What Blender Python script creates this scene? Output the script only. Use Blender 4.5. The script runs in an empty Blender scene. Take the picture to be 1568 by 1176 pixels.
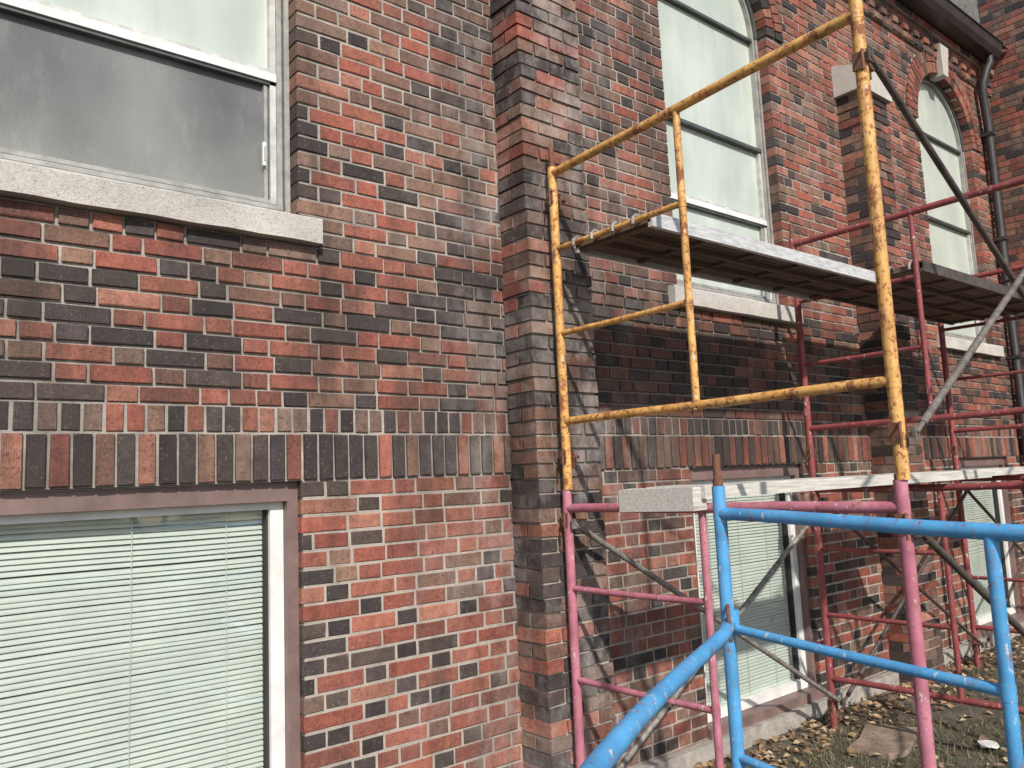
import bpy, math, random
from mathutils import Vector, Matrix
random.seed(7)
D=3.0; GZ=-1.57
sc=bpy.context.scene
# ---------------------------------------------------------------- mesh builder
class MB:
    def __init__(s): s.v=[];s.f=[];s.c=[];s.m=[];s.s=[]
    def add(s,vs,fs,col=(1,1,1),mi=0,smooth=False):
        o=len(s.v)
        s.v+= [tuple(v) for v in vs]; s.c+=[(col[0],col[1],col[2],1.0)]*len(vs)
        for f in fs:
            s.f.append(tuple(i+o for i in f)); s.m.append(mi); s.s.append(smooth)
    def box(s,x0,x1,y0,y1,z0,z1,col=(1,1,1),mi=0,j=0.0):
        r=lambda:random.uniform(-j,j) if j else 0.0
        vs=[(x+r(),y+r(),z+r()) for x in (x0,x1) for y in (y0,y1) for z in (z0,z1)]
        s.add(vs,[(0,1,3,2),(4,6,7,5),(0,4,5,1),(2,3,7,6),(0,2,6,4),(1,5,7,3)],col,mi)
    def tube(s,pts,r,n=12,col=(1,1,1),mi=0,caps=True,r2=None):
        P=[Vector(p) for p in pts]; k=len(P); vs=[]
        up=None
        for i,p in enumerate(P):
            if i==0: t=P[1]-P[0]
            elif i==k-1: t=P[-1]-P[-2]
            else: t=(P[i+1]-p).normalized()+(p-P[i-1]).normalized()
            t.normalize()
            if up is None: up=Vector((0,0,1)) if abs(t.z)<.9 else Vector((1,0,0))
            a=t.cross(up).normalized(); b=a.cross(t).normalized(); up=b
            rr=r if r2 is None else r+(r2-r)*i/(k-1)
            for q in range(n):
                an=2*math.pi*q/n
                vs.append(p+a*math.cos(an)*rr+b*math.sin(an)*rr)
        fs=[]
        for i in range(k-1):
            for q in range(n):
                q2=(q+1)%n
                fs.append((i*n+q,i*n+q2,(i+1)*n+q2,(i+1)*n+q))
        s.add(vs,fs,col,mi,True)
        if caps:
            s.add(vs[:n],[tuple(range(n))],col,mi); s.add(vs[-n:],[tuple(range(n))],col,mi)
    def obj(s,name,mats,parent=None):
        me=bpy.data.meshes.new(name); me.from_pydata(s.v,[],s.f)
        me.polygons.foreach_set("material_index",s.m)
        me.polygons.foreach_set("use_smooth",s.s)
        ca=me.color_attributes.new("Col",'FLOAT_COLOR','POINT')
        ca.data.foreach_set("color",[x for c in s.c for x in c])
        for m in mats: me.materials.append(m)
        me.update()
        o=bpy.data.objects.new(name,me); sc.collection.objects.link(o)
        if parent: o.parent=parent
        return o
def empty(name):
    o=bpy.data.objects.new(name,None); sc.collection.objects.link(o); return o
# ---------------------------------------------------------------- materials
class NT:
    def __init__(s,name):
        s.m=bpy.data.materials.new(name); s.m.use_nodes=True; s.t=s.m.node_tree
        s.b=s.t.nodes["Principled BSDF"]; s.out=s.t.nodes["Material Output"]
        s.co=s.t.nodes.new('ShaderNodeTexCoord').outputs['Object']
    def n(s,t,**k):
        n=s.t.nodes.new(t)
        for a,b in k.items(): setattr(n,a,b)
        return n
    def l(s,a,b): s.t.links.new(a,b)
    def noise(s,scale,detail=4,rough=.6,vec=None,stretch=None):
        n=s.n('ShaderNodeTexNoise'); n.inputs['Scale'].default_value=scale
        n.inputs['Detail'].default_value=detail; n.inputs['Roughness'].default_value=rough
        v=vec or s.co
        if stretch:
            mp=s.n('ShaderNodeMapping'); mp.inputs['Scale'].default_value=stretch; s.l(v,mp.inputs[0]); v=mp.outputs[0]
        s.l(v,n.inputs['Vector']); return n.outputs['Fac']
    def ramp(s,fac,stops):
        n=s.n('ShaderNodeValToRGB'); e=n.color_ramp.elements
        while len(e)<len(stops): e.new(.5)
        for i,(p,c) in enumerate(stops):
            e[i].position=p
            if not isinstance(c,(tuple,list)): c=(c,c,c)
            e[i].color=(*c,1)
        s.l(fac,n.inputs[0]); return n.outputs[0]
    def mix(s,a,b,fac,mode='MIX'):
        n=s.n('ShaderNodeMix',data_type='RGBA',blend_type=mode)
        for v,i in ((fac,0),(a,6),(b,7)):
            if hasattr(v,'is_output'): s.l(v,n.inputs[i])
            elif i==0: n.inputs[0].default_value=v
            else: n.inputs[i].default_value=(*v,1)
        return n.outputs[2]
    def math(s,op,a,b=None,clamp=False):
        n=s.n('ShaderNodeMath',operation=op,use_clamp=clamp)
        for i,v in enumerate((a,b)):
            if v is None: continue
            if hasattr(v,'is_output'): s.l(v,n.inputs[i])
            else: n.inputs[i].default_value=v
        return n.outputs[0]
    def bump(s,h,st,dist):
        n=s.n('ShaderNodeBump'); n.inputs['Strength'].default_value=st; n.inputs['Distance'].default_value=dist
        s.l(h,n.inputs['Height']); s.l(n.outputs[0],s.b.inputs['Normal'])
    def base(s,c):
        if hasattr(c,'is_output'): s.l(c,s.b.inputs['Base Color'])
        else: s.b.inputs['Base Color'].default_value=(*c,1)
    def rough(s,r): s.b.inputs['Roughness'].default_value=r
    def spec(s,r): s.b.inputs['Specular IOR Level'].default_value=r

def grime_and_glare(t,c,sx,amt=1.0):
    """soot runs (stronger on the pier, right of it and in the spandrel) and whitish glare painted into the colour"""
    n1=t.noise(1.7,6,.72,stretch=(2.2,2.2,.5))
    dx=t.math('ABSOLUTE',t.math('SUBTRACT',sx.outputs[0],3.6))
    near=t.math('SUBTRACT',1.0,t.math('DIVIDE',dx,1.7),clamp=True)
    dz=t.math('ABSOLUTE',t.math('SUBTRACT',sx.outputs[2],.55))
    band=t.math('SUBTRACT',1.0,t.math('DIVIDE',dz,.9),clamp=True)
    both=t.math('MULTIPLY',near,band)
    k=t.math('ADD',n1,t.math('ADD',t.math('MULTIPLY',near,.08),t.math('ADD',t.math('MULTIPLY',band,.06),t.math('MULTIPLY',both,.14))))
    soot=t.ramp(k,[(.46,0),(.70,1)])
    c=t.mix(c,(.036,.029,.026),t.math('MULTIPLY',soot,.74*amt))
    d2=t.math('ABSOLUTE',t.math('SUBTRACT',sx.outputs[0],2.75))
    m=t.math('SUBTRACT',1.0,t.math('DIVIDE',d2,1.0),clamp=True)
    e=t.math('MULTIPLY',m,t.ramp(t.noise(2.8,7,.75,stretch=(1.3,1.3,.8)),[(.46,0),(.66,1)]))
    return t.mix(c,(.5,.455,.43),t.math('MULTIPLY',e,.5*amt))  # pale glare and haze around the pier, painted into brick and mortar colour
def brick_mat():
    t=NT("brick"); a=t.n('ShaderNodeVertexColor',layer_name="Col").outputs[0]
    sx=t.n('ShaderNodeSeparateXYZ'); t.l(t.co,sx.inputs[0])
    c=t.mix(a,t.ramp(t.noise(20,5,.72),[(.25,.45),(.5,.97),(.75,1.4)]),.85,'MULTIPLY')
    fn=t.noise(85,3,.7)
    c=t.mix(c,(.035,.027,.024),t.math('MULTIPLY',t.ramp(fn,[(.55,0),(.68,1)]),.7))
    c=t.mix(c,(.40,.29,.23),t.math('MULTIPLY',t.ramp(fn,[(.28,1),(.40,0)]),.5))
    c=grime_and_glare(t,c,sx)
    t.base(c); t.rough(.78); t.spec(.28)
    ad=t.math('ADD',sx.outputs[0],sx.outputs[1])
    rib=t.math('SINE',t.math('MULTIPLY',ad,900))
    rib=t.math('MULTIPLY',rib,t.ramp(t.noise(6,1,.5),[(.45,0),(.6,1)]))
    h=t.math('ADD',t.math('MULTIPLY',rib,.16),t.noise(130,3,.7))
    t.bump(h,.8,.0034); return t.m
def mortar_mat():
    t=NT("mortar"); sx=t.n('ShaderNodeSeparateXYZ'); t.l(t.co,sx.inputs[0])
    c=t.ramp(t.noise(9,5,.7),[(.3,(.27,.24,.215)),(.7,(.50,.46,.415))])
    lo=t.math('MULTIPLY',t.ramp(sx.outputs[2],[(0,1),(.06,0)]),.35)
    c=t.mix(c,(.5,.43,.36),lo)
    c=grime_and_glare(t,c,sx,.75)
    t.base(c); t.rough(.95); t.spec(.15); t.bump(t.noise(220,3,.7),.8,.005); return t.m
def stone_mat():
    t=NT("limestone_sill"); c=t.ramp(t.noise(120,4,.8),[(.3,(.18,.17,.155)),(.43,(.5,.47,.43)),(.7,(.65,.62,.57))])
    c=t.mix(c,t.ramp(t.noise(3,5,.65),[(.3,.68),(.65,1.05)]),.85,'MULTIPLY')
    t.base(c); t.rough(.85); t.bump(t.noise(150,5,.8),.9,.005); return t.m
def concrete_mat():
    t=NT("concrete"); c=t.ramp(t.noise(14,6,.7),[(.3,(.2,.18,.16)),(.7,(.42,.39,.35))])
    t.base(c); t.rough(.9); t.bump(t.noise(80,5,.7),.6,.006); return t.m
def paint_mat(name,col,col2=None,rust=.5,rcol=(.13,.05,.03),rough=.5):
    t=NT(name); col2=col2 or tuple(x*.8 for x in col)
    c=t.mix(col,col2,t.ramp(t.noise(7,4,.6),[(.35,0),(.65,1)]))
    th=.70-.13*rust
    nn=t.math('MAXIMUM',t.noise(45,5,.75),t.math('SUBTRACT',t.noise(13,6,.7,stretch=(1,1,.7)),.02))
    mk=t.ramp(nn,[(th-.015,0),(th+.02,1)])
    rc=t.mix(rcol,tuple(x*2.1 for x in rcol),t.noise(90,3,.6))
    c=t.mix(c,tuple(x*2.4 for x in rcol),t.math('MULTIPLY',t.ramp(nn,[(th-.09,0),(th,1)]),.45))
    c=t.mix(c,rc,mk)
    mk2=t.ramp(t.noise(50,3,.6,stretch=(1,1,.5)),[(.64,0),(.68,1)])
    c=t.mix(c,(.6,.56,.52),t.math('MULTIPLY',mk2,.7))
    c=t.mix(c,t.ramp(t.noise(9,4,.6),[(.35,.65),(.6,1.05)]),.6,'MULTIPLY')
    t.base(c)
    r=t.n('ShaderNodeMapRange'); t.l(mk,r.inputs[0]); r.inputs[3].default_value=rough; r.inputs[4].default_value=.85
    t.l(r.outputs[0],t.b.inputs['Roughness'])
    t.bump(t.math('SUBTRACT',t.noise(120,3,.6),mk),.5,.0015); return t.m
def simple(name,c0,c1,scale=10,rough=.6,metal=0,bump=.2,stretch=None):
    t=NT(name); t.base(t.ramp(t.noise(scale,5,.65,stretch=stretch),[(.32,c0),(.68,c1)])); t.rough(rough)
    t.b.inputs['Metallic'].default_value=metal; t.bump(t.noise(scale*6,4,.6,stretch=stretch),bump,.003); return t.m
def pane_mat(name,c0,c1,rough=.12,spots=0):
    t=NT(name); c=t.ramp(t.noise(1.7,3,.5,stretch=(1.3,1,.8)),[(.32,c0),(.68,c1)])
    if spots:
        sx=t.n('ShaderNodeSeparateXYZ'); t.l(t.co,sx.inputs[0])
        g=t.math('SUBTRACT',1.0,t.math('MULTIPLY',t.math('SUBTRACT',sx.outputs[2],1.15),2.2),clamp=True)
        c=t.mix(c,(.34,.35,.31),t.math('MULTIPLY',t.math('MULTIPLY',g,g),.5))
        c=t.mix(c,(.38,.39,.36),t.math('MULTIPLY',t.ramp(t.noise(5,6,.7,stretch=(1.4,1,.5)),[(.48,0),(.75,1)]),.3))
        c=t.mix(c,t.ramp(t.noise(260,2,.5),[(.4,.85),(.6,1.08)]),.6,'MULTIPLY')
    else:
        c=t.mix(c,t.ramp(t.noise(4,6,.7,stretch=(1.5,1,.3)),[(.35,.84),(.6,1.03)]),.7,'MULTIPLY')
    t.base(c); t.rough(rough); t.spec(.5); t.bump(t.noise(1.5,2,.5),.1,.01); return t.m
def glass_mat():
    t=NT("window_glass"); t.t.nodes.remove(t.b)
    tr=t.n('ShaderNodeBsdfTransparent'); tr.inputs[0].default_value=(.91,.94,.92,1)
    gl=t.n('ShaderNodeBsdfGlossy'); gl.inputs['Roughness'].default_value=.02
    lw=t.n('ShaderNodeLayerWeight'); lw.inputs[0].default_value=.5
    bp=t.n('ShaderNodeBump'); bp.inputs['Strength'].default_value=.35; bp.inputs['Distance'].default_value=.02
    t.l(t.noise(1.6,1,.5,stretch=(1,1,2.6)),bp.inputs['Height']); t.l(bp.outputs[0],gl.inputs['Normal'])
    f=t.math('ADD',t.math('MULTIPLY',t.math('POWER',lw.outputs['Facing'],4),.9),.15,clamp=True)
    mx=t.n('ShaderNodeMixShader'); t.l(f,mx.inputs[0]); t.l(tr.outputs[0],mx.inputs[1]); t.l(gl.outputs[0],mx.inputs[2])
    t.l(mx.outputs[0],t.out.inputs[0]); return t.m
def attr_mat(name,rough=.8):
    t=NT(name); a=t.n('ShaderNodeVertexColor',layer_name="Col").outputs[0]
    t.base(t.mix(a,t.ramp(t.noise(40,3,.6),[(.3,.7),(.7,1.2)]),.8,'MULTIPLY')); t.rough(rough); return t.m
BR=brick_mat(); MO=mortar_mat(); ST=stone_mat(); CO=concrete_mat()
WHITE=simple("white_vinyl_frame",(.58,.58,.56),(.76,.76,.74),9,.4,0,.05)
GREYF=simple("weathered_aluminium_frame",(.24,.235,.22),(.42,.41,.38),14,.5,.2,.1)
STILE=simple("aged_light_sash",(.36,.36,.34),(.6,.6,.57),16,.5,.1,.1)
TAUPE=simple("taupe_painted_trim",(.13,.085,.08),(.21,.14,.13),8,.5,0,.1)
DARKF=simple("dark_window_rail",(.05,.055,.055),(.1,.11,.11),14,.5,.2,.1)
DARK=simple("dark_interior",(.02,.02,.02),(.04,.04,.04),3,.9)
PALE=pane_mat("pale_window_pane",(.42,.47,.42),(.53,.575,.52))
SCREEN=pane_mat("dusty_insect_screen",(.07,.078,.082),(.19,.2,.195),.55,1)
GLASS=glass_mat()
BLIND=simple("blind_slat",(.56,.6,.56),(.66,.7,.655),5,.5,0,.03)
GUT=simple("dark_metal_gutter",(.035,.033,.035),(.06,.055,.055),6,.4,.2,.05)
# ---------------------------------------------------------------- brick palette
REDS=[(.29,.092,.064),(.24,.075,.054),(.31,.115,.078),(.21,.08,.058),(.29,.102,.074),(.34,.15,.105)]
BRN=[(.17,.092,.068),(.21,.12,.086),(.145,.082,.064),(.24,.14,.1),(.19,.125,.1)]
DRK=[(.038,.031,.031),(.06,.047,.044),(.085,.062,.054),(.046,.038,.038),(.072,.057,.056)]
W={'low':((.76,.15),(.34,.18)),'mid':((.44,.24),(.32,.22)),'up':((.52,.36),(.42,.32)),'pil':((.2,.42),(.2,.36)),'sol':((.34,.26),(.34,.26))}
def bcol(zone,header):
    a,b=W[zone][1 if header else 0]; r=random.random()
    L=REDS if r<a else (BRN if r<a+b else DRK)
    c=random.choice(L); k=random.uniform(.8,1.2)
    return tuple(x*k for x in c)
J=.0059
def front_brick(mb,s0,s1,z0,z1,y,col,depth=.1,ch=.003):
    r=lambda a=.0018:random.uniform(-a,a)
    dy=r(.0022); tl=r(.0012)
    z0+=r(.0014); z1+=r(.0014); s0+=r(.001); s1+=r(.001)
    f=[(s0+ch+r(),y+dy+tl,z0+ch+r()),(s1-ch+r(),y+dy-tl,z0+ch+r()),(s1-ch+r(),y+dy-tl,z1-ch+r()),(s0+ch+r(),y+dy+tl,z1-ch+r())]
    e=[(s0+r(.0012),y+dy+ch,z0+r()),(s1+r(.0012),y+dy+ch,z0+r()),(s1+r(.0012),y+dy+ch,z1+r()),(s0+r(.0012),y+dy+ch,z1+r())]
    g=[(s0,y+depth,z0),(s1,y+depth,z0),(s1,y+depth,z1),(s0,y+depth,z1)]
    fs=[(0,1,2,3)]
    for i in range(4):
        k=(i+1)%4; fs.append((i,4+i,4+k,k)); fs.append((4+i,8+i,8+k,4+k))
    mb.add(f+e+g,fs,col,0)
def subtract(a,b,cuts):
    iv=[(a,b)]
    for c0,c1 in cuts:
        n=[]
        for s,e in iv:
            if c1<=s or c0>=e: n.append((s,e)); continue
            if c0>s: n.append((s,c0))
            if c1<e: n.append((c1,e))
        iv=n
    return [(s,e) for s,e in iv if e-s>.03]
def row_segments(a,b,row,seed):
    S,H=.212,.106; P=S+H
    off={0:0,1:P/2}[row%2]
    k=math.floor((a)/P)-1; s=k*P-off
    out=[]
    rr=random.Random(seed); s+=rr.uniform(-.015,.015)
    while s<b:
        q=rr.random()
        if q<.07: out+= [(s,s+H,True),(s+H,s+2*H,True),(s+2*H,s+3*H,True)]
        elif q<.2: out+=[(s,s+P/2,False),(s+P/2,s+P,False)]
        else: out+=[(s,s+S,False),(s+S,s+P,True)]
        s+=P
    return out
def fill_row(mb,mo,ivs,segs,z0,z1,y,zone,rake,moivs=None):
    for a,b in ivs:
        loc=[[max(s,a),min(e,b),h] for s,e,h in segs if min(e,b)-max(s,a)>.001]
        while len(loc)>1 and loc[0][1]-loc[0][0]<.045: loc[1][0]=loc[0][0]; loc.pop(0)
        while len(loc)>1 and loc[-1][1]-loc[-1][0]<.045: loc[-2][1]=loc[-1][1]; loc.pop()
        for s,e,h in loc:
            g0=0 if abs(s-a)<1e-6 else J; g1=0 if abs(e-b)<1e-6 else J
            front_brick(mb,s+g0,e-g1,z0+J,z1-J,y,bcol(zone,(e-s)<.14))
    for a,b in (moivs or ivs):
        mo.box(a+.007,b-.007,y+rake,y+.25,z0,z1+.0005)
UW=[(-.25,1.388),(3.8,5.0),(7.4,8.6)]
ZS0,ZS1,ZSP,R=1.0,1.13,3.12,.6
SE=.085
def cuts(zc,arch_r):
    c=[]
    for a,b in UW:
        m=(a+b)/2
        if -1.47<zc<.04: c.append((a,b))
        if ZS0<zc<ZS1: c.append((a-SE-.005,b+SE+.005))
        if ZS1<=zc<ZSP: c.append((a,b))
        hw=(b-a)/2
        if ZSP<=zc<ZSP+arch_r+ (hw-R):
            rr=arch_r+(hw-R); c.append((m-math.sqrt(max(rr*rr-(zc-ZSP)**2,0)),m+math.sqrt(max(rr*rr-(zc-ZSP)**2,0))))
    return c
XL,XR=-1.6,9.25
B=empty("brick_building")
wall=MB(); mo=MB()
row=0
def courses(z0,z1,n,zone,rake):
    global row
    h=(z1-z0)/n
    for i in range(n):
        a=z0+i*h; zc=a+h/2
        segs=row_segments(XL,XR,row,row*31+5)
        fill_row(wall,mo,subtract(XL,XR,cuts(zc,.82)),segs,a,a+h,D,zone,rake,subtract(XL,XR,cuts(zc,.61)))
        row+=1
courses(GZ-.1,.04,25,'low',.0045)
s=XL
while s<XR:
    front_brick(wall,s+.006,s+.062,.045+random.uniform(0,.004),.222,D-.010,bcol('sol',False)); s+=.068
s=XL+.03
while s<XR:
    front_brick(wall,s+.006,s+.062,.234,.326,D-.002,bcol('sol',False)); s+=.068
mo.box(XL,XR,D+.004,D+.25,.041,.3305)
courses(.33,ZS0,10,'mid',.012)
courses(ZS0,ZS1,2,'up',.008)
courses(ZS1,3.85,40,'up',.0065)
z=3.85
for i,(dd,hh) in enumerate([(.03,.068),(.0,.068),(.035,.068),(.07,.068)]):
    if i==1:
        s=XL
        while s<XR-.1:
            front_brick(wall,s+.005,s+.1,z+J,z+hh-J,D-.045,bcol('up',True),.14); s+=.21
        mo.box(XL,XR,D+.005,D+.25,z,z+hh+.0005)
    else:
        for s,e,h in row_segments(XL,XR,i,i+900):
            s=max(s,XL);e=min(e,XR)
            if e-s>.03: front_brick(wall,s+J,e-J,z+J,z+hh-J,D-dd,bcol('up',h),.12+dd)
        mo.box(XL,XR,D-dd+.008,D+.25,z,z+hh+.0005)
    z+=hh
def arch(c,r0):
    for ri,(ra,rb) in enumerate([(r0,r0+.098),(r0+.108,r0+.208)]):
        rm=(ra+rb)/2; n=int(math.pi*rm/.068)
        for i in range(n):
            t0=math.pi*i/n+.0055/rm; t1=math.pi*(i+1)/n-.0055/rm
            col=bcol('up',False) if random.random()<.5 else random.choice(REDS)
            vs=[]
            for y in (D-.012-.004*ri+random.uniform(-.002,.002),D+.14):
                for (rr,t) in ((ra,t0),(rb,t0),(rb,t1),(ra,t1)):
                    vs.append((c+rr*math.cos(t),y,ZSP+rr*math.sin(t)))
            wall.add(vs,[(0,1,2,3),(4,7,6,5),(0,4,5,1),(1,5,6,2),(2,6,7,3),(3,7,4,0)],col,0)
for a,b in UW[1:]: arch((a+b)/2,(b-a)/2)
PT=2.9
def pier(x0):
    z=GZ-.1; i=0; h=.0672; top=PT
    while z<top-.02:
        y0,ym,y1=D-.2,D-.1,D-.001
        z1=min(z+h,top)
        rows=[(0,.2),(.21,.41)] if i%2 else [(0,.098),(.108,.302),(.312,.41)]
        ox=random.uniform(-.003,.003)
        for a,b in rows:
            ja=random.uniform(-.006,.005) if a==0 else 0; oy=random.uniform(-.005,.003)
            jb=random.uniform(-.005,.006) if b>.4 else 0
            if i%2==1:
                wall.box(x0+a+ox+ja,x0+b+ox+jb,y0+oy,ym-J,z+J,z1-J,bcol('pil',False),0,.0024)
                wall.box(x0+a+ox+ja*.5,x0+b+ox,ym+J,y1,z+J,z1-J,bcol('low' if random.random()<.6 else 'pil',False),0,.0022)
            else:
                wall.box(x0+a+ox+ja,x0+b+ox+jb,y0+oy,y1,z+J,z1-J,bcol('pil',(b-a)<.14),0,.0024)
        z+=h;i+=1
    mo.box(x0+.011,x0+.399,D-.2+.010,D+.02,GZ-.1,top)
pier(2.45); pier(5.94)
WX=9.25;WY=.9
z=GZ-.1;i=0
while z<6.2:
    for s,e,h in row_segments(WY,D,i,i*7+3):
        s=max(s,WY);e=min(e,D)
        if e-s>.03: wall.box(WX-random.uniform(-.001,.001),WX+.1,s+J,e-J,z+J,z+.0675-J,bcol('up',h),0,.001)
    for s,e,h in row_segments(WX,WX+3.5,i,i*9+3):
        s=max(s,WX+.1);e=min(e,WX+3.5)
        if e-s>.03: front_brick(wall,s+J,e-J,z+J,z+.0675-J,WY,bcol('up',h))
    z+=.0675;i+=1
mo.box(WX+.009,WX+3.5,WY+.009,D+4,GZ-.1,6.2)
wall.obj("brickwork",[BR],B); mo.obj("mortar_core",[MO],B)
st=MB()
for a,b in UW:
    z0,z1=ZS0+.004,ZS1-.002
    vs=[]
    n=14
    for i in range(n+1):
        x=a-SE+(b-a+2*SE)*i/n; q=lambda:random.uniform(-.0025,.0025)
        vs+= [(x,D-.045+q(),z0+q()),(x,D-.045+q(),z1-.026+q()),(x,D-.038+q(),z1-.018+q()),(x,D+.14,z1+.012),(x,D+.14,z0)]
    fs=[(0,1,2,3,4),tuple(n*5+i for i in (4,3,2,1,0))]
    for i in range(n):
        for q in range(5):
            u=i*5+q;v=i*5+(q+1)%5; fs.append((u,v,v+5,u+5))
    st.add(vs,fs)
for x0 in (2.45,5.94):
    a,b=x0-.035,x0+.445
    z0=PT+.001
    vs=[(a,D-.235,z0),(b,D-.235,z0),(b,D-.235,z0+.18),(a,D-.235,z0+.18),(a,D+.02,z0),(b,D+.02,z0),(b,D+.02,z0+.27),(a,D+.02,z0+.27)]
    st.add(vs,[(0,1,2,3),(5,4,7,6),(0,3,7,4),(1,5,6,2),(3,2,6,7),(0,4,5,1)])
for a,b in UW[1:]:
    m=(a+b)/2; z0=ZSP+R-.03; z1=ZSP+R+.27
    vs=[(m-.05,D-.06,z0),(m+.05,D-.06,z0),(m+.095,D-.07,z1),(m-.095,D-.07,z1),(m-.05,D+.1,z0),(m+.05,D+.1,z0),(m+.095,D+.1,z1),(m-.095,D+.1,z1)]
    st.add(vs,[(0,1,2,3),(5,4,7,6),(0,3,7,4),(1,5,6,2),(3,2,6,7),(0,4,5,1)])
st.obj("stone_sills_and_caps",[ST],B)
cn=MB()
for a,b in ((2.87,5.93),(6.36,9.24)):
    cn.box(a,b,D-.06,D+.05,GZ-.2,-1.475,j=.004)
cn.obj("concrete_foundation_ledge",[CO],B)
def bar(mb,x0,x1,y0,y1,z0,z1,mi): mb.box(x0,x1,y0,y1,z0,z1,mi=mi)
def upper_window(a,b,name,low,near=False):
    w=MB(); hw=(b-a)/2; m=(a+b)/2; N=28
    for q in (0,1):
        X=(lambda u0,u1:(b-u1,b-u0)) if q else (lambda u0,u1:(a+u0,a+u1))
        for u0,u1,y,z0,z1,mi in ((0,.022,.075,ZS1-.01,ZSP,0),(.023,.03,.09,ZS1,ZSP,2),(.031,.052,.082,ZS1+.02,ZSP,0),
                              (.053,.078,.092,ZS1+.04,ZSP if near else 2.25,5),(.079,.086,.105,ZS1+.07,1.7,2),(.087,.102,.1,ZS1+.07,1.7,0)):
            x0,x1=X(u0,u1); bar(w,x0,x1,D+y,D+.16,z0,z1,mi)
    bar(w,a+.022,b-.022,D+.06,D+.16,ZS1-.005,ZS1+.018,0)
    bar(w,a+.031,b-.031,D+.075,D+.155,ZS1+.0185,ZS1+.026,2)
    bar(w,a+.031,b-.031,D+.078,D+.155,ZS1+.0265,ZS1+.045,0)
    bar(w,a+.053,b-.053,D+.09,D+.15,ZS1+.046,ZS1+.052,2)
    bar(w,a+.053,b-.053,D+.094,D+.15,ZS1+.0525,ZS1+.07,0)
    bar(w,a+.053,b-.053,D+.084,D+.15,1.715,1.75,1); bar(w,a+.053,b-.053,D+.09,D+.15,1.751,1.767,5)
    bar(w,a+.053,b-.053,D+.092,D+.15,1.70,1.7145,2)
    bar(w,a+.053,b-.053,D+.08,D+.15,2.252,2.274,2)
    bar(w,a+.03,b-.03,D+.085,D+.15,3.09,3.11,2)
    w.box(b-.112,b-.1,D+.085,D+.1,1.34,1.44,mi=1); w.box(b-.108,b-.104,D+.08,D+.086,1.36,1.42,mi=0)
    for ro,ri,mi,y in ((hw,hw-.03,2,D+.07),(hw-.031,hw-.05,0,D+.085)):
        for i in range(N):
            t0=math.pi*i/N;t1=math.pi*(i+1)/N; vs=[]
            for yy in (y,D+.16):
                for rr,t in ((ri,t0),(ro,t0),(ro,t1),(ri,t1)): vs.append((m+rr*math.cos(t),yy,ZSP+rr*math.sin(t)))
            w.add(vs,[(0,1,2,3),(0,4,5,1),(1,5,6,2),(2,6,7,3),(3,7,4,0)],mi=mi)
    w.add([(a+.04,D+.12,1.76),(b-.04,D+.12,1.76),(b-.04,D+.12,2.26),(a+.04,D+.12,2.26)],[(0,1,2,3)],mi=3)
    pts=[(a+.03,D+.118,2.27),(b-.03,D+.118,2.27)]+[(m+(hw-.02)*math.cos(math.pi*i/N),D+.118,ZSP+(hw-.02)*math.sin(math.pi*i/N)) for i in range(N+1)]
    w.add(pts,[tuple(range(len(pts)))],mi=3)
    w.add([(a+.05,D+.122,ZS1+.03),(b-.05,D+.122,ZS1+.03),(b-.05,D+.122,1.71),(a+.05,D+.122,1.71)],[(0,1,2,3)],mi=4)
    w.obj(name,[GREYF,WHITE,DARKF,PALE,low,STILE],B)
upper_window(*UW[0],"arched_window_near",SCREEN,True)
upper_window(*UW[1],"arched_window_middle",PALE); upper_window(*UW[2],"arched_window_far",PALE)
def lower_window(a,b,name):
    w=MB(); z0,z1=-1.47,.04
    bar(w,a,a+.045,D+.035,D+.2,z0,z1,0); bar(w,b-.045,b,D+.035,D+.2,z0,z1,0)
    bar(w,a+.045,b-.045,D+.03,D+.2,z1-.075,z1-.002,0); bar(w,a,b,D-.02,D+.2,z0-.004,z0+.05,0)
    bar(w,a+.046,a+.1,D+.07,D+.16,z0+.052,z1-.076,1); bar(w,b-.1,b-.046,D+.07,D+.16,z0+.052,z1-.076,1)
    bar(w,a+.1,b-.1,D+.071,D+.16,z1-.105,z1-.076,1); bar(w,a+.1,b-.1,D+.071,D+.16,z0+.052,z0+.105,1)
    bar(w,a+.1,a+.106,D+.09,D+.16,z0+.105,z1-.105,3);bar(w,b-.106,b-.1,D+.09,D+.16,z0+.105,z1-.105,3)
    w.add([(a+.1,D+.11,z0+.1),(b-.1,D+.11,z0+.1),(b-.1,D+.11,z1-.10),(a+.1,D+.11,z1-.10)],[(0,1,2,3)],mi=2)
    w.box(a+.02,b-.02,D+.4,D+.42,z0,z1,mi=3)
    w.box(a-.02,a+.02,D+.2,D+.4,z0,z1,mi=3);w.box(b-.02,b+.02,D+.2,D+.4,z0,z1,mi=3)
    w.obj(name,[TAUPE,WHITE,GLASS,DARK],B)
    bl=MB(); z=z1-.112; n=18
    while z>z0+.1:
        vs=[];L=a+.104;Rr=b-.107
        ph=random.uniform(-.0013,.0013); til=.0085+random.uniform(-.0025,.0025)
        if random.random()<.08: ph-=.003
        for i in range(n+1):
            x=L+(Rr-L)*i/n
            sag=.0018*math.sin(x*5+z*3)+ph
            tt=til+.002*math.sin(x*3.7+z*9)
            vs+=[(x,D+.138+tt*.6,z+.0095+sag),(x,D+.133,z+.001+sag),(x,D+.138-tt*.6,z-.0085+sag)]
        fs=[]
        for i in range(n):
            o=i*3; fs+=[(o,o+3,o+4,o+1),(o+1,o+4,o+5,o+2)]
        bl.add(vs,fs,smooth=True); z-=.0198
    for x in (a+.3,(a+b)/2,b-.3) if b-a<1.4 else (a+.4,.8,b-.25): bl.box(x-.0015,x+.0015,D+.127,D+.129,z0+.1,z1-.11)
    bl.obj(name+"_blind",[BLIND],B)
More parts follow.
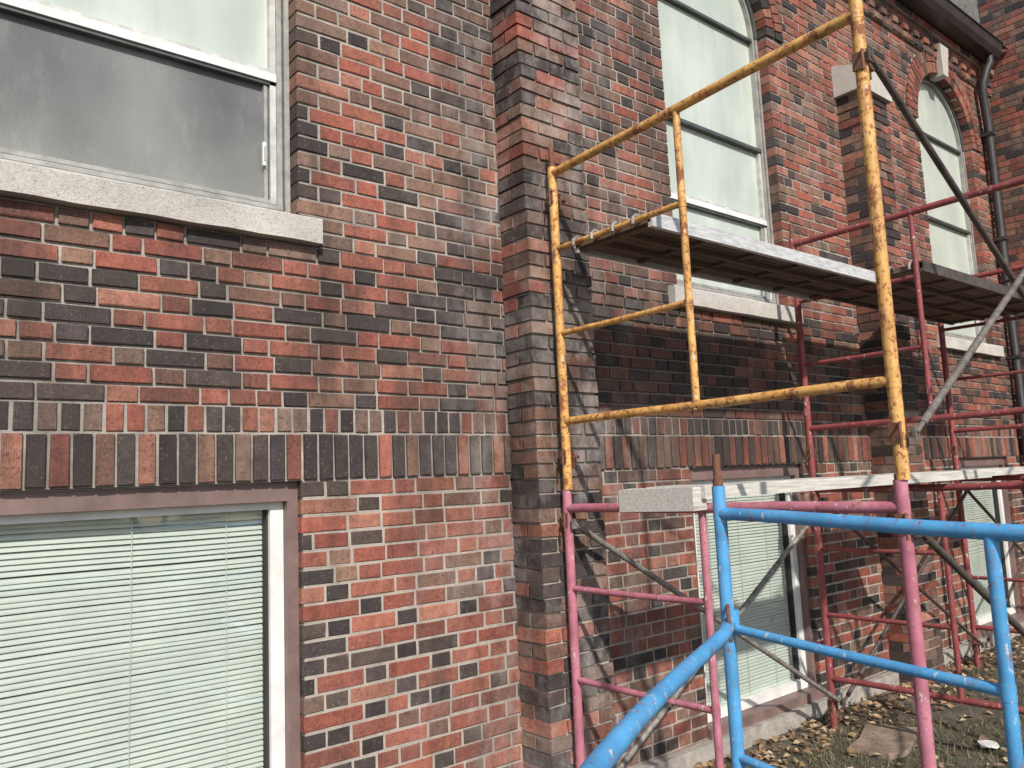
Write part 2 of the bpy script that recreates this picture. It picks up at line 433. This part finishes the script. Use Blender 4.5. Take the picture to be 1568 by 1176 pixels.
for (a,b),n in zip(UW,("basement_window_near","basement_window_middle","basement_window_far")): lower_window(a,b,n)
g=MB(); x0,x1=XL,9.02; zt=4.122
prof=[(D-.06,zt),(D-.2,zt),(D-.235,zt+.05),(D-.25,zt+.13),(D-.262,zt+.135),(D-.262,zt+.145),(D-.24,zt+.145),(D-.06,zt+.145)]
vs=[(x,y,z) for x in (x0,x1) for y,z in prof]; k=len(prof)
g.add(vs,[tuple(range(k)),tuple(range(k,2*k))]+[(i,(i+1)%k,k+(i+1)%k,k+i) for i in range(k)])
g.add([(XL,D-.24,zt+.15),(9.24,D-.24,zt+.15),(9.24,D+4,zt+2.4),(XL,D+4,zt+2.4)],[(0,1,2,3)])
g.obj("roof_and_gutter",[GUT],B)
d=MB()
d.tube([(8.88,D-.16,zt+.01),(8.88,D-.16,zt-.07),(8.86,D-.13,zt-.14),(8.83,D-.09,zt-.28),(8.84,D-.075,zt-.36),(8.9,D-.07,zt-.7),(8.9,D-.07,-1.3),(8.88,D-.16,-1.45)],.042,12)
for z in (3.3,2.2,1.0,-.3): d.box(8.85,8.95,D-.12,D-.002,z,z+.03)
d.obj("downspout",[GUT],B)
# ---------------------------------------------------------------- scaffolding
YEL=paint_mat("yellow_paint_rusted",(.7,.42,.13),(.58,.3,.075),1.0,(.17,.065,.028),.55)
PNK=paint_mat("faded_pink_paint",(.50,.2,.26),(.36,.11,.155),.6,(.16,.06,.05),.55)
RED=paint_mat("red_paint",(.28,.05,.058),(.2,.04,.047),.75,(.12,.045,.03),.6)
BLU=paint_mat("blue_paint",(.09,.36,.66),(.065,.27,.54),.45,(.12,.06,.05),.45)
RUST=simple("rusty_steel",(.1,.045,.03),(.22,.1,.06),30,.8,.2,.4)
GALV=simple("galvanised_steel",(.11,.1,.09),(.32,.3,.27),30,.6,.2,.3)
MIDST=simple("tarnished_brace_steel",(.07,.06,.055),(.22,.19,.165),30,.65,.2,.3)
DKST=simple("dark_brace_steel",(.05,.042,.038),(.13,.1,.085),22,.6,.3,.2)
WOOD=simple("weathered_plank",(.36,.34,.31),(.66,.64,.59),12,.85,0,.6,(.4,9,9))
ALU=simple("aluminium_deck_edge",(.38,.38,.38),(.7,.7,.69),20,.5,.2,.1,(.8,4,4))
PLY=simple("brown_plywood",(.09,.06,.045),(.17,.12,.085),10,.8,0,.3,(.6,6,6))
def frame(mat,P0,dir,z0,width=1.54,inner=.76,H=1.54,top=1.5,rungs=(1.12,.71),bot=.3,tilt=0.0,pin=True,r=.0215,lug=True,Hr=None,tr=.0):
    m=MB(); dx,dy=dir; Hr=Hr or H
    def q(s,z): return (P0[0]+dx*s,P0[1]+dy*s,z0+z+tilt*s)
    for s in (0,width):
        h=H if s==0 else Hr
        m.tube([q(s,0),q(s,h)],r,14)
        m.tube([q(s,h-.001),q(s,h+.02)],r*.8,12,mi=1)
        if pin: m.tube([q(s,h),q(s,h+.1)],r*.62,10,mi=1)
        for z in (bot,top+(tr if s else 0)): m.tube([q(s,z-.024),q(s,z-.02),q(s,z+.02),q(s,z+.024)],r*1.05,14)
        if lug:
            for z in (1.39,.15):
                px,py,pz=q(s,z)
                m.tube([(px-r,py-.0,pz),(px+r+.055,py,pz)],.0075,8,mi=1)
                m.box(px+r+.012,px+r+.018,py-.012,py+.012,pz-.05,pz+.03,mi=1)
                m.box(px-r-.006,px-r+.002,py-.018,py+.018,pz-.03,pz+.03,mi=1)
                m.tube([(px-r-.004,py-.02,pz+.03),(px-r-.03,py-.03,pz+.02),(px-r-.03,py-.03,pz-.05)],.005,6,mi=1)
    n=10
    m.tube([q(width*i/n,top+tr*i/n+(.002*math.sin(i*1.1))) for i in range(n+1)],r*.93,12)
    m.tube([q(width*i/n,bot+.0015*math.sin(i*.9)) for i in range(n+1)],r*.85,12)
    m.tube([q(inner,bot),q(inner,top+tr*.5)],.0155,12)
    for z in rungs: m.tube([q(0,z),q(inner*.5,z-.003),q(inner,z)],.0135,10)
    for z in rungs+(bot,): m.tube([q(inner,z-.018),q(inner,z+.018)],.0172,10)
    return m
FM=lambda m,mat:m.obj("scaffold_frame",[mat,RUST])
YA=2.745;ZU=-.045
X1,X2,X3,X4=2.58,4.71,6.84,8.97
FM(frame(YEL,(X1,YA),(0,-1),ZU,H=1.545,Hr=1.66,top=1.515,tr=.055,bot=.315,rungs=(1.14,.73)),YEL)
LW=dict(pin=False,H=1.525,top=1.44,rungs=(1.08,.68))
FM(frame(PNK,(X1,YA+.01),(0,-1),GZ,**LW),PNK)
FM(frame(RED,(X2,YA+.02),(0,-1),ZU),RED)
FM(frame(RED,(X2,YA+.02),(0,-1),GZ,**LW),RED)
FM(frame(RED,(X3,YA+.02),(0,-1),ZU),RED)
FM(frame(RED,(X3,YA+.02),(0,-1),GZ,**LW),RED)
FM(frame(RED,(X4,YA-.1),(0,-1),GZ,H=1.52,top=1.47,rungs=(1.08,.68)),RED)
FM(frame(BLU,(2.12,1.57),(-.17,-.985),GZ,H=1.53,top=1.445,rungs=(1.10,.72),bot=.3,inner=.84,tilt=-.035,r=.0205,lug=False),BLU)
hr=MB()
hr.tube([(2.1,1.55,-.452),(2.0,1.5,-.468),(1.8,1.42,-.478),(1.5,1.285,-.48),(1.2,1.125,-.47),(.95,.98,-.46),(.7,.83,-.455),(.55,.73,-.5),(.5,.69,-.6),(.5,.69,GZ)],.0205,14)
hr.tube([(2.13,1.564,-.492),(2.13,1.564,-.42)],.0255,12)
hr.tube([(2.14,1.58,-.4),(2.07,1.53,-.405),(2.05,1.515,-.43),(2.06,1.52,-.5)],.006,8,mi=1)
hr.obj("scaffold_guard_tube",[BLU,RUST])
def brace(A,Bp,r=.0125):
    m=MB(); A=Vector(A);Bq=Vector(Bp); d=(Bq-A).normalized()
    m.tube([A,A+d*.07],r*.7,8); m.tube([A+d*.06,Bq-d*.06],r,10); m.tube([Bq-d*.07,Bq],r*.7,8)
    for p in (A,Bq): m.box(p.x-.016,p.x+.016,p.y-.004,p.y+.004,p.z-.022,p.z+.022)
    mid=(A+Bq)/2; m.tube([mid+Vector((0,-.03,0)),mid+Vector((0,.03,0))],.007,8)
    return m
def xbrace(xa,xb,y,zlo,zhi,m1,m2,r=.0125):
    m=brace((xa,y-.03,zhi),(xb,y-.03,zlo),r)
    m3=brace((xa,y-.055,zlo),(xb,y-.055,zhi),r)
    o=len(m.v); m.v+=m3.v; m.c+=m3.c; m.f+=[tuple(i+o for i in f) for f in m3.f]; m.m+=[1]*len(m3.m); m.s+=m3.s
    m.obj("scaffold_cross_brace",[m1,m2])
YO=YA-1.54
xbrace(X1,X2,YO,.1,1.36,DKST,MIDST)
xbrace(X1,X2,YO,-1.4,-.2,DKST,MIDST)
xbrace(X1,X2,YA,-1.4,-.2,GALV,GALV,.014)
xbrace(X2,X3,YA,-1.4,-.2,DKST,DKST)
xbrace(X2,X3,YO,.1,1.36,GALV,GALV)
xbrace(X3,X4,YA,-1.4,-.2,DKST,DKST)
def deck(x0,x1,y0,y1,z,edge,top,name="scaffold_deck",hook=True):
    m=MB(); h=.045
    n=4; w=(y1-y0)/n
    for i in range(n):
        m.box(x0,x1,y0+i*w+.004,y0+(i+1)*w-.004,z+.01,z+h-.004,mi=1)
    for y in (y0,y1-.012): m.box(x0,x1,y-.006,y+.018,z-.012,z+h+.006,mi=0)
    for y in (y0+(y1-y0)*.33,y0+(y1-y0)*.66): m.box(x0+.02,x1-.02,y-.012,y+.012,z-.02,z+.009,mi=1)
    k=5
    for i in range(k+1):
        x=x0+.03+(x1-x0-.06)*i/k; m.box(x-.015,x+.015,y0+.018,y1-.018,z-.008,z+.0095,mi=1)
    if hook:
        for y in (y0+.05,y0+.17,y1-.17,y1-.05):
            for xe,s in ((x0,-1),(x1,1)):
                pts=[(xe-s*.03,y,z+.02),(xe+s*.015,y,z+.04),(xe+s*.04,y,z+.044),(xe+s*.06,y,z+.028),(xe+s*.062,y,z)]
                m.tube(pts,.009,8,mi=2)
    return m.obj(name,[edge,top,GALV])
deck(X1+.045,X2-.02,2.19,2.66,1.075,ALU,PLY)
deck(X2+.03,X3,1.98,2.68,1.115,DKST,PLY)
def plank(x0,x1,y0,y1,z,t=.05,j=.004):
    m=MB(); n=24
    vs=[]
    for i in range(n+1):
        x=x0+(x1-x0)*i/n
        r=lambda:random.uniform(-j,j)*.5
        vs+=[(x,y0+r(),z),(x,y1+r(),z),(x,y1+r(),z+t+r()),(x,y0+r(),z+t+r())]
    fs=[(0,1,2,3),tuple(n*4+i for i in range(4))]
    for i in range(n):
        for q in range(4):
            a=i*4+q;b=i*4+(q+1)%4; fs.append((a,b,b+4,a+4))
    m.add(vs,fs); return m.obj("wooden_scaffold_plank",[WOOD])
plank(2.52,5.25,1.93,2.22,-.093)
plank(4.6,7.2,2.28,2.56,-.1)
m=MB(); m.box(2.47,2.557,1.95,2.33,-.138,-.05,j=.003); m.obj("timber_block",[WOOD])
# ---------------------------------------------------------------- ground
t=NT("soil_and_grass")
c=t.ramp(t.noise(3,6,.7),[(.35,(.11,.085,.062)),(.5,(.08,.07,.045)),(.65,(.17,.14,.11))])
c=t.mix(c,(.26,.215,.17),t.math('MULTIPLY',t.ramp(t.noise(45,4,.7),[(.5,0),(.7,1)]),.7))
t.base(c); t.rough(.95); t.bump(t.noise(30,6,.75),1,.03)
gm=MB(); gm.add([(-200,-200,GZ),(200,-200,GZ),(200,200,GZ),(-200,200,GZ)],[(0,1,2,3)]); gm.obj("ground",[t.m])
lf=MB()
LC=[(.26,.16,.08),(.18,.11,.06),(.34,.24,.14),(.14,.09,.055),(.4,.31,.2)]
for i in range(2300):
    x=random.uniform(2.4,9.2); y=D-.07-abs(random.gauss(0,.25)) if random.random()<.7 else random.uniform(.2,2.9)
    if y<-.5: continue
    z=GZ+.004+random.random()*.02; a=random.uniform(0,6.28); L=random.uniform(.012,.034); w=L*random.uniform(.4,.7)
    ca,sa=math.cos(a),math.sin(a); tz=random.uniform(-.015,.015); cz=random.uniform(.002,.014)
    P=[(-L,0,0),(0,-w,cz+tz),(L,0,tz*.5+cz),(0,w,cz-tz)]
    lf.add([(x+p*ca-q*sa,y+p*sa+q*ca,z+abs(r)) for p,q,r in P],[(0,1,2),(0,2,3)],random.choice(LC))
lf.obj("leaf_litter",[attr_mat("dry_leaf")])
gr=MB()
for i in range(22000):
    x=random.uniform(3.2,9); y=random.uniform(.2,2.7)
    if math.sin(x*3.1)+math.sin(y*4.3+x)<-.1+random.gauss(0,.4): continue
    h=random.uniform(.02,.06); a=random.uniform(0,6.28); w=.003; lx,ly=random.gauss(0,.025),random.gauss(0,.025)
    ca,sa=math.cos(a)*w,math.sin(a)*w
    gr.add([(x-ca,y-sa,GZ),(x+ca,y+sa,GZ),(x+lx,y+ly,GZ+h)],[(0,1,2)],random.choice([(.09,.1,.04),(.11,.12,.05),(.19,.16,.09),(.06,.07,.03),(.22,.18,.12),(.16,.13,.08)]))
gr.obj("grass",[attr_mat("grass_blade")])
def slab(name,cx,cy,rx,ry,th,rot,mat,z=GZ):
    m=MB(); n=11; vs=[]
    prs=[(rx*random.uniform(.72,1.12),ry*random.uniform(.72,1.12)) for _ in range(n)]
    for zz,k in ((z,1),(z+th,.96)):
        for i in range(n):
            a=2*math.pi*i/n; px=prs[i][0]*k*math.copysign(abs(math.cos(a))**.6,math.cos(a)); py=prs[i][1]*k*math.copysign(abs(math.sin(a))**.6,math.sin(a))
            vs.append((cx+px*math.cos(rot)-py*math.sin(rot),cy+px*math.sin(rot)+py*math.cos(rot),zz+random.uniform(0,.008)))
    m.add(vs,[tuple(range(n,2*n))]+[(i,(i+1)%n,n+(i+1)%n,n+i) for i in range(n)]); m.obj(name,[mat])
SAND=simple("brown_flagstone",(.13,.09,.065),(.3,.22,.17),12,.95,0,.9)
slab("flagstone",4.65,2.42,.33,.17,.03,.2,SAND)
slab("paper_litter",4.92,1.98,.06,.05,.012,.5,WHITE,GZ+.02)
def tree(x,y,h):
    m=MB()
    def br(p,d,L,r,k):
        q=p+d*L; m.tube([p,(p+q)/2+Vector((random.gauss(0,.04)*L,random.gauss(0,.04)*L,0)),q],r,5,caps=False,r2=r*.65)
        if k==0: return
        for _ in range(3 if k>1 else 4):
            nd=(d+Vector((random.gauss(0,.5),random.gauss(0,.5),random.gauss(.1,.3)))).normalized()
            br(q,nd,L*random.uniform(.6,.8),r*.6,k-1)
    br(Vector((x,y,GZ)),Vector((0,0,1)),h*.3,h*.022,5)
    m.obj("bare_tree",[simple("bark",(.08,.06,.05),(.16,.13,.11),20,.9)])
for x,y,h in ((8,-22,11),(-6,-26,12),(18,-30,13),(1,-30,10)): tree(x,y,h)
# ---------------------------------------------------------------- light
S=Vector((-.45,-1,.85)).normalized()
el=math.asin(S.z); az=math.atan2(S.x,S.y)
w=bpy.data.worlds.new("World"); sc.world=w; w.use_nodes=True
nt=w.node_tree; sky=nt.nodes.new('ShaderNodeTexSky'); sky.sky_type='NISHITA'; sky.sun_disc=False
sky.sun_elevation=el; sky.sun_rotation=az
nt.links.new(sky.outputs[0],nt.nodes['Background'].inputs[0]); nt.nodes['Background'].inputs[1].default_value=.15
L=bpy.data.lights.new("sun",'SUN'); L.energy=5.0; L.angle=math.radians(1.2); L.color=(1,.935,.84)
lo=bpy.data.objects.new("sun",L); sc.collection.objects.link(lo); lo.rotation_euler=S.to_track_quat('Z','Y').to_euler()
# ---------------------------------------------------------------- camera
F=1238.
R_=Vector((1512,85,F)).normalized(); U_=Vector((-441,-10188,F)); U_=(U_-R_*U_.dot(R_)).normalized(); N_=U_.cross(R_)
right=Vector((R_.x,N_.x,U_.x)); up=-Vector((R_.y,N_.y,U_.y)); fw=Vector((R_.z,N_.z,U_.z))
M=Matrix((right,up,-fw)).transposed().to_4x4()
cd=bpy.data.cameras.new("camera"); cam=bpy.data.objects.new("camera",cd); sc.collection.objects.link(cam)
cam.matrix_world=M; cd.sensor_width=36; cd.lens=F/1568*36; cd.clip_start=.05; cd.clip_end=1000
sc.camera=cam
sc.view_settings.view_transform='Standard'; sc.view_settings.look='None'; sc.view_settings.exposure=0
